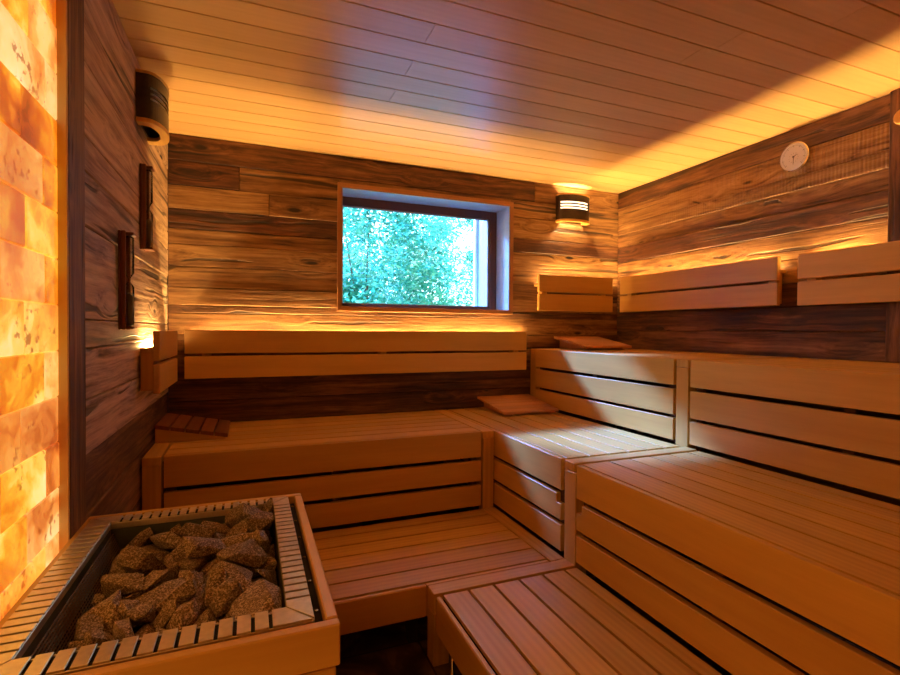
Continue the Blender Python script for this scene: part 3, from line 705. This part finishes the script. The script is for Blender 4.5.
#STONES_BEGIN
STONES=[(0,-0.0991,1.0626,0.6501,0.956,-0.328,-1.685),(1,-0.0433,1.0978,0.6314,0.237,0.226,-1.663),(2,-0.0285,1.1738,0.6272,0.002,-0.071,-2.829),(3,-0.0984,1.2448,0.6203,-0.183,-0.084,-0.571),(4,-0.0485,1.3226,0.6195,0.096,-0.207,-2.504),(5,-0.23,1.421,0.6334,-0.033,0.096,0.959),(6,0.0011,1.0219,0.6369,-1.307,0.182,2.702),(7,-0.1877,1.0385,0.6209,-2.556,-0.104,-1.728),(8,0.0344,1.3016,0.618,0.542,0.085,-1.996),(9,-0.153,1.1859,0.6231,0.239,-0.022,-1.359),(10,-0.1419,1.3481,0.6286,-0.136,2.976,0.009),(11,-0.1109,1.4657,0.6357,1.334,0.025,-0.081),(12,-0.0579,0.9931,0.6355,0.432,-0.432,1.834),(13,-0.1796,1.1364,0.6401,0.124,-0.28,0.207),(14,-0.2211,1.1814,0.6372,1.099,2.91,0.36),(15,-0.2142,1.2716,0.6648,0.048,-0.797,-2.415),(16,-0.0244,1.3651,0.6181,-0.308,-0.023,0.16),(17,-0.1196,1.4123,0.6205,-2.633,0.164,-0.291),(18,-0.0037,0.958,0.6447,2.798,0.434,-0.124),(19,-0.2562,1.1126,0.6448,-0.244,-0.458,1.447),(20,-0.0037,1.0968,0.6298,-0.613,-0.159,-2.259),(22,-0.2553,1.303,0.6135,-0.189,0.244,-2.046),(23,0.0021,1.4209,0.6356,0.061,0.096,2.276),(24,-0.1593,0.962,0.6144,-0.373,-0.374,0.905),(25,-0.0506,1.1738,0.6588,0.325,0.145,-1.183),(26,-0.1103,1.1831,0.6498,0.908,-0.344,1.924),(27,0.0022,1.2468,0.6361,-0.409,0.084,2.375),(28,-0.2587,1.2229,0.6418,-0.458,0.515,2.529),(29,-0.0127,1.3387,0.6531,-2.698,-0.018,0.38),(32,-0.2276,1.2305,0.6194,-0.413,-3.051,-1.017),(33,-0.1772,1.2562,0.643,0.579,-2.97,0.904),(35,-0.0005,1.4574,0.6683,0.77,-0.607,-3.138),(36,-0.2468,0.9977,0.6326,0.164,-0.119,-2.259),(37,0.0126,0.9962,0.6715,0.385,0.027,-1.425),(39,-0.0642,1.2759,0.6451,-0.358,-0.398,0.169),(41,-0.1924,1.4241,0.662,2.48,-0.176,-1.102),(42,-0.2063,0.9512,0.6418,-0.366,0.297,-2.739),(46,-0.1097,1.266,0.6579,-0.522,-2.861,0.776),(47,-0.0666,1.4085,0.6356,-0.647,-2.783,0.951),(49,-0.2109,1.0265,0.6471,-1.592,-0.318,-1.279),(52,-0.0226,1.3174,0.6566,-1.166,3.027,-0.068),(71,-0.0297,1.4077,0.6629,-0.093,2.377,-0.31)]
#STONES_END
#MAN_BEGIN
TOP=[(228,-0.2175,1.1076,0.6562,0.843,2.08,-0.118,0.0166,0.025,0.024),(214,-0.2873,1.1973,0.6328,0.108,-2.04,0.438,0.0234,0.025,0.024),(210,-0.273,1.0698,0.6565,-0.272,-0.323,-1.19,0.0374,0.025,0.024),(224,-0.0624,1.0919,0.6741,0.396,0.588,-1.619,0.0463,0.025,0.024),(207,-0.018,1.0849,0.6697,-2.165,0.166,1.195,0.0323,0.025,0.024),(211,-0.2771,1.0427,0.6333,-1.504,0.409,1.788,0.0271,0.025,0.024),(212,-0.2454,1.0144,0.6581,1.621,-0.67,0.388,0.0223,0.025,0.024),(213,-0.1923,1.0734,0.6535,-0.894,1.506,0.215,0.0293,0.025,0.024),(216,-0.262,1.4779,0.6458,-1.701,-0.726,0.088,0.0431,0.025,0.024),(226,-0.1124,1.0313,0.664,0.661,0.297,-2.329,0.0393,0.025,0.024),(227,-0.2158,1.3585,0.6425,0.163,-2.705,1.602,0.0299,0.025,0.024),(223,-0.1401,1.3081,0.6698,-0.458,0.636,1.125,0.0384,0.025,0.024),(205,0.0352,1.1793,0.6396,-0.001,0.459,0.208,0.0444,0.0356,0.024),(209,-0.141,1.0599,0.6506,-0.112,2.207,0.264,0.0343,0.025,0.024),(203,-0.24,1.193,0.6667,-1.158,0.045,-0.393,0.0588,0.0276,0.024),(215,-0.2741,1.352,0.6557,-1.946,-0.431,1.426,0.0533,0.025,0.024),(217,-0.174,1.4846,0.6473,-1.499,0.819,0.474,0.0475,0.025,0.024),(201,-0.1962,1.1925,0.6713,-0.935,-0.077,0.993,0.0431,0.025,0.024),(206,-0.0474,1.047,0.6775,-1.51,-0.436,0.57,0.0445,0.025,0.024),(208,-0.1136,0.9764,0.6551,2.86,0.029,-0.853,0.0614,0.025,0.024),(225,0.0512,1.4668,0.6956,-1.72,1.968,-0.937,0.036,0.025,0.024),(218,-0.1324,1.4345,0.6528,-0.387,-3.092,-0.938,0.0475,0.0301,0.024),(221,0.0217,1.3871,0.6897,2.045,0.096,0.615,0.0457,0.026,0.024),(222,0.0211,1.2873,0.6671,1.749,1.287,1.242,0.0482,0.025,0.024),(202,-0.1284,1.0954,0.6714,-0.262,-0.544,0.421,0.0542,0.0272,0.024),(204,-0.0164,1.2252,0.6753,0.055,-0.014,0.382,0.0615,0.047,0.031),(200,-0.1026,1.2889,0.6849,-0.293,-2.766,0.529,0.0689,0.0317,0.024),(220,-0.0832,1.4572,0.6525,-1.53,0.495,-0.214,0.0567,0.025,0.024),(219,-0.1272,1.4062,0.6819,-2.357,0.292,-0.178,0.057,0.025,0.024)]
#MAN_END
STONE_LABELS={204:'pointed wedge-shaped stone lying on top of the heap near the right side of the basin',
 37:'broad rounded stone in the front right corner of the stove basin',
 200:'long stone lying across the middle of the heap, behind the wedge-shaped one',
 35:'big angular stone in the rear right corner of the stove basin',
 225:'small stone tip poking up between the rear right corner stone and the steel plates',
 203:'elongated stone lying crosswise on the left of the heap, near the wire grid'}
for (i,px,py,pz,rx,ry,rz,*dm) in STONES+TOP:
    o=bpy.data.objects.new('sauna_stone',stone_mesh(i,dm or None)); C.objects.link(o); o.location=(px,py,pz); o.rotation_euler=(rx,ry,rz)
    tag(o,STONE_LABELS.get(i,'rough brown speckled stone in the heap on the stove'),'stone','stones heaped in the stove')

# ------------------------------------------------------------------ outdoors
struct(MB().box(-8,16,YB+.37,30,-.9,-.8,bev=0).build('ground_outside',M_grass))
def tree(label,x,y,zc,rx,ry,rz,n,seed,trunk=True):
    R=random.Random(seed); t=thing('leafy_tree',label,'tree',(x,y,-.8),'leafy trees outside')
    vs=[];fs=[];rn=[]
    cl=[]
    for k in range(60):
        v=Vector((R.gauss(0,1),R.gauss(0,1),R.gauss(0,1))).normalized()*R.random()**.4
        cl.append((Vector((v.x*rx,v.y*ry,v.z*rz)),R.uniform(.18,.42),R.random()))
    m=MB(); 
    for k in range(n):
        c_,r_,tn=cl[k%len(cl)]
        p=c_+Vector((R.gauss(0,1),R.gauss(0,1),R.gauss(0,1)))*r_*.62
        p=p+Vector((x,y,zc)); q=Euler((R.uniform(-1,1),R.uniform(-1,1),R.uniform(0,6.28))).to_quaternion()
        l=R.uniform(.028,.052); wq=l*.45; b=len(m.v)
        rd=min(1,max(0,.55*tn+.45*R.random()))
        for c2 in ((0,-l,0),(wq,-l*.1,.15*l),(0,l,-.1*l),(-wq,-l*.1,.15*l)):
            m.v.append(p+q@Vector(c2)); m.gc.append(Vector((0,0,0))); m.rnd.append(rd); m.tone.append(0); m.grey.append(0); m.saw.append(0)
        m.f.append((b,b+1,b+2)); m.f.append((b,b+2,b+3))
    m.build('foliage',M_leaf,t)
    m=MB(); base=Vector((x,y,-.8)); top=Vector((x+.1,y,zc))
    m.tube(base,top,.07,10,r1=.03)
    for k in range(12):
        c_=cl[k][0]+Vector((x,y,zc)); st=base.lerp(top,R.uniform(.5,.95)); m.tube(st,c_,.014,6,r1=.004)
    m.build('trunk',M_bark,t)
tree('leafy green tree outside the window, its crown filling the left part of the pane',1.25,6.2,1.75,1.22,.9,1.5,15000,1)
tree('leafy green tree outside the window, its crown filling the right part of the pane',4.15,6.9,1.8,1.1,.9,1.7,15000,2)
tree('taller leafy tree farther back between the two nearer crowns outside',2.9,9.6,2.1,2.6,1.1,2.0,32000,3)

# ------------------------------------------------------------------ light
wd=bpy.data.worlds.new('sky'); bpy.context.scene.world=wd; wd.use_nodes=True
bg=wd.node_tree.nodes['Background']; bg.inputs[0].default_value=(.74,.88,1.0,1); bg.inputs[1].default_value=5.4
sun=bpy.data.lights.new('daylight','SUN'); sun.energy=165.; sun.angle=math.radians(13); sun.color=(.15,.32,1.)
so=bpy.data.objects.new('daylight',sun); C.objects.link(so)
so.rotation_euler=Vector((.52,-1,-.90)).to_track_quat('-Z','Y').to_euler()

# ------------------------------------------------------------------ camera
f_,yaw,pitch,roll=495.536298,.382538501,-.0153416388,-.0066934790
fw=Vector((math.sin(yaw)*math.cos(pitch),math.cos(yaw)*math.cos(pitch),math.sin(pitch)))
r_=Vector((math.cos(yaw),-math.sin(yaw),0)); d_=fw.cross(r_)
r2=r_*math.cos(roll)+d_*math.sin(roll); d2=-r_*math.sin(roll)+d_*math.cos(roll)
cam=bpy.data.cameras.new('camera'); cam.sensor_fit='HORIZONTAL'; cam.sensor_width=36; cam.lens=f_*36/900; cam.clip_start=.02
co=bpy.data.objects.new('camera',cam); C.objects.link(co)
mt=Matrix((( r2.x,-d2.x,-fw.x),(r2.y,-d2.y,-fw.y),(r2.z,-d2.z,-fw.z))).to_4x4(); mt.translation=Vector((0,0,1.2))
co.matrix_world=mt
S=bpy.context.scene; S.camera=co
S.view_settings.view_transform='Standard'; S.view_settings.look='None'; S.view_settings.gamma=1; S.view_settings.exposure=0.
S.view_settings.use_curve_mapping=False
S.cycles.use_denoising=True; S.cycles.max_bounces=10; S.cycles.diffuse_bounces=6; S.cycles.sample_clamp_indirect=6
for o in bpy.data.objects:
    if '_o' in o: del o['_o']
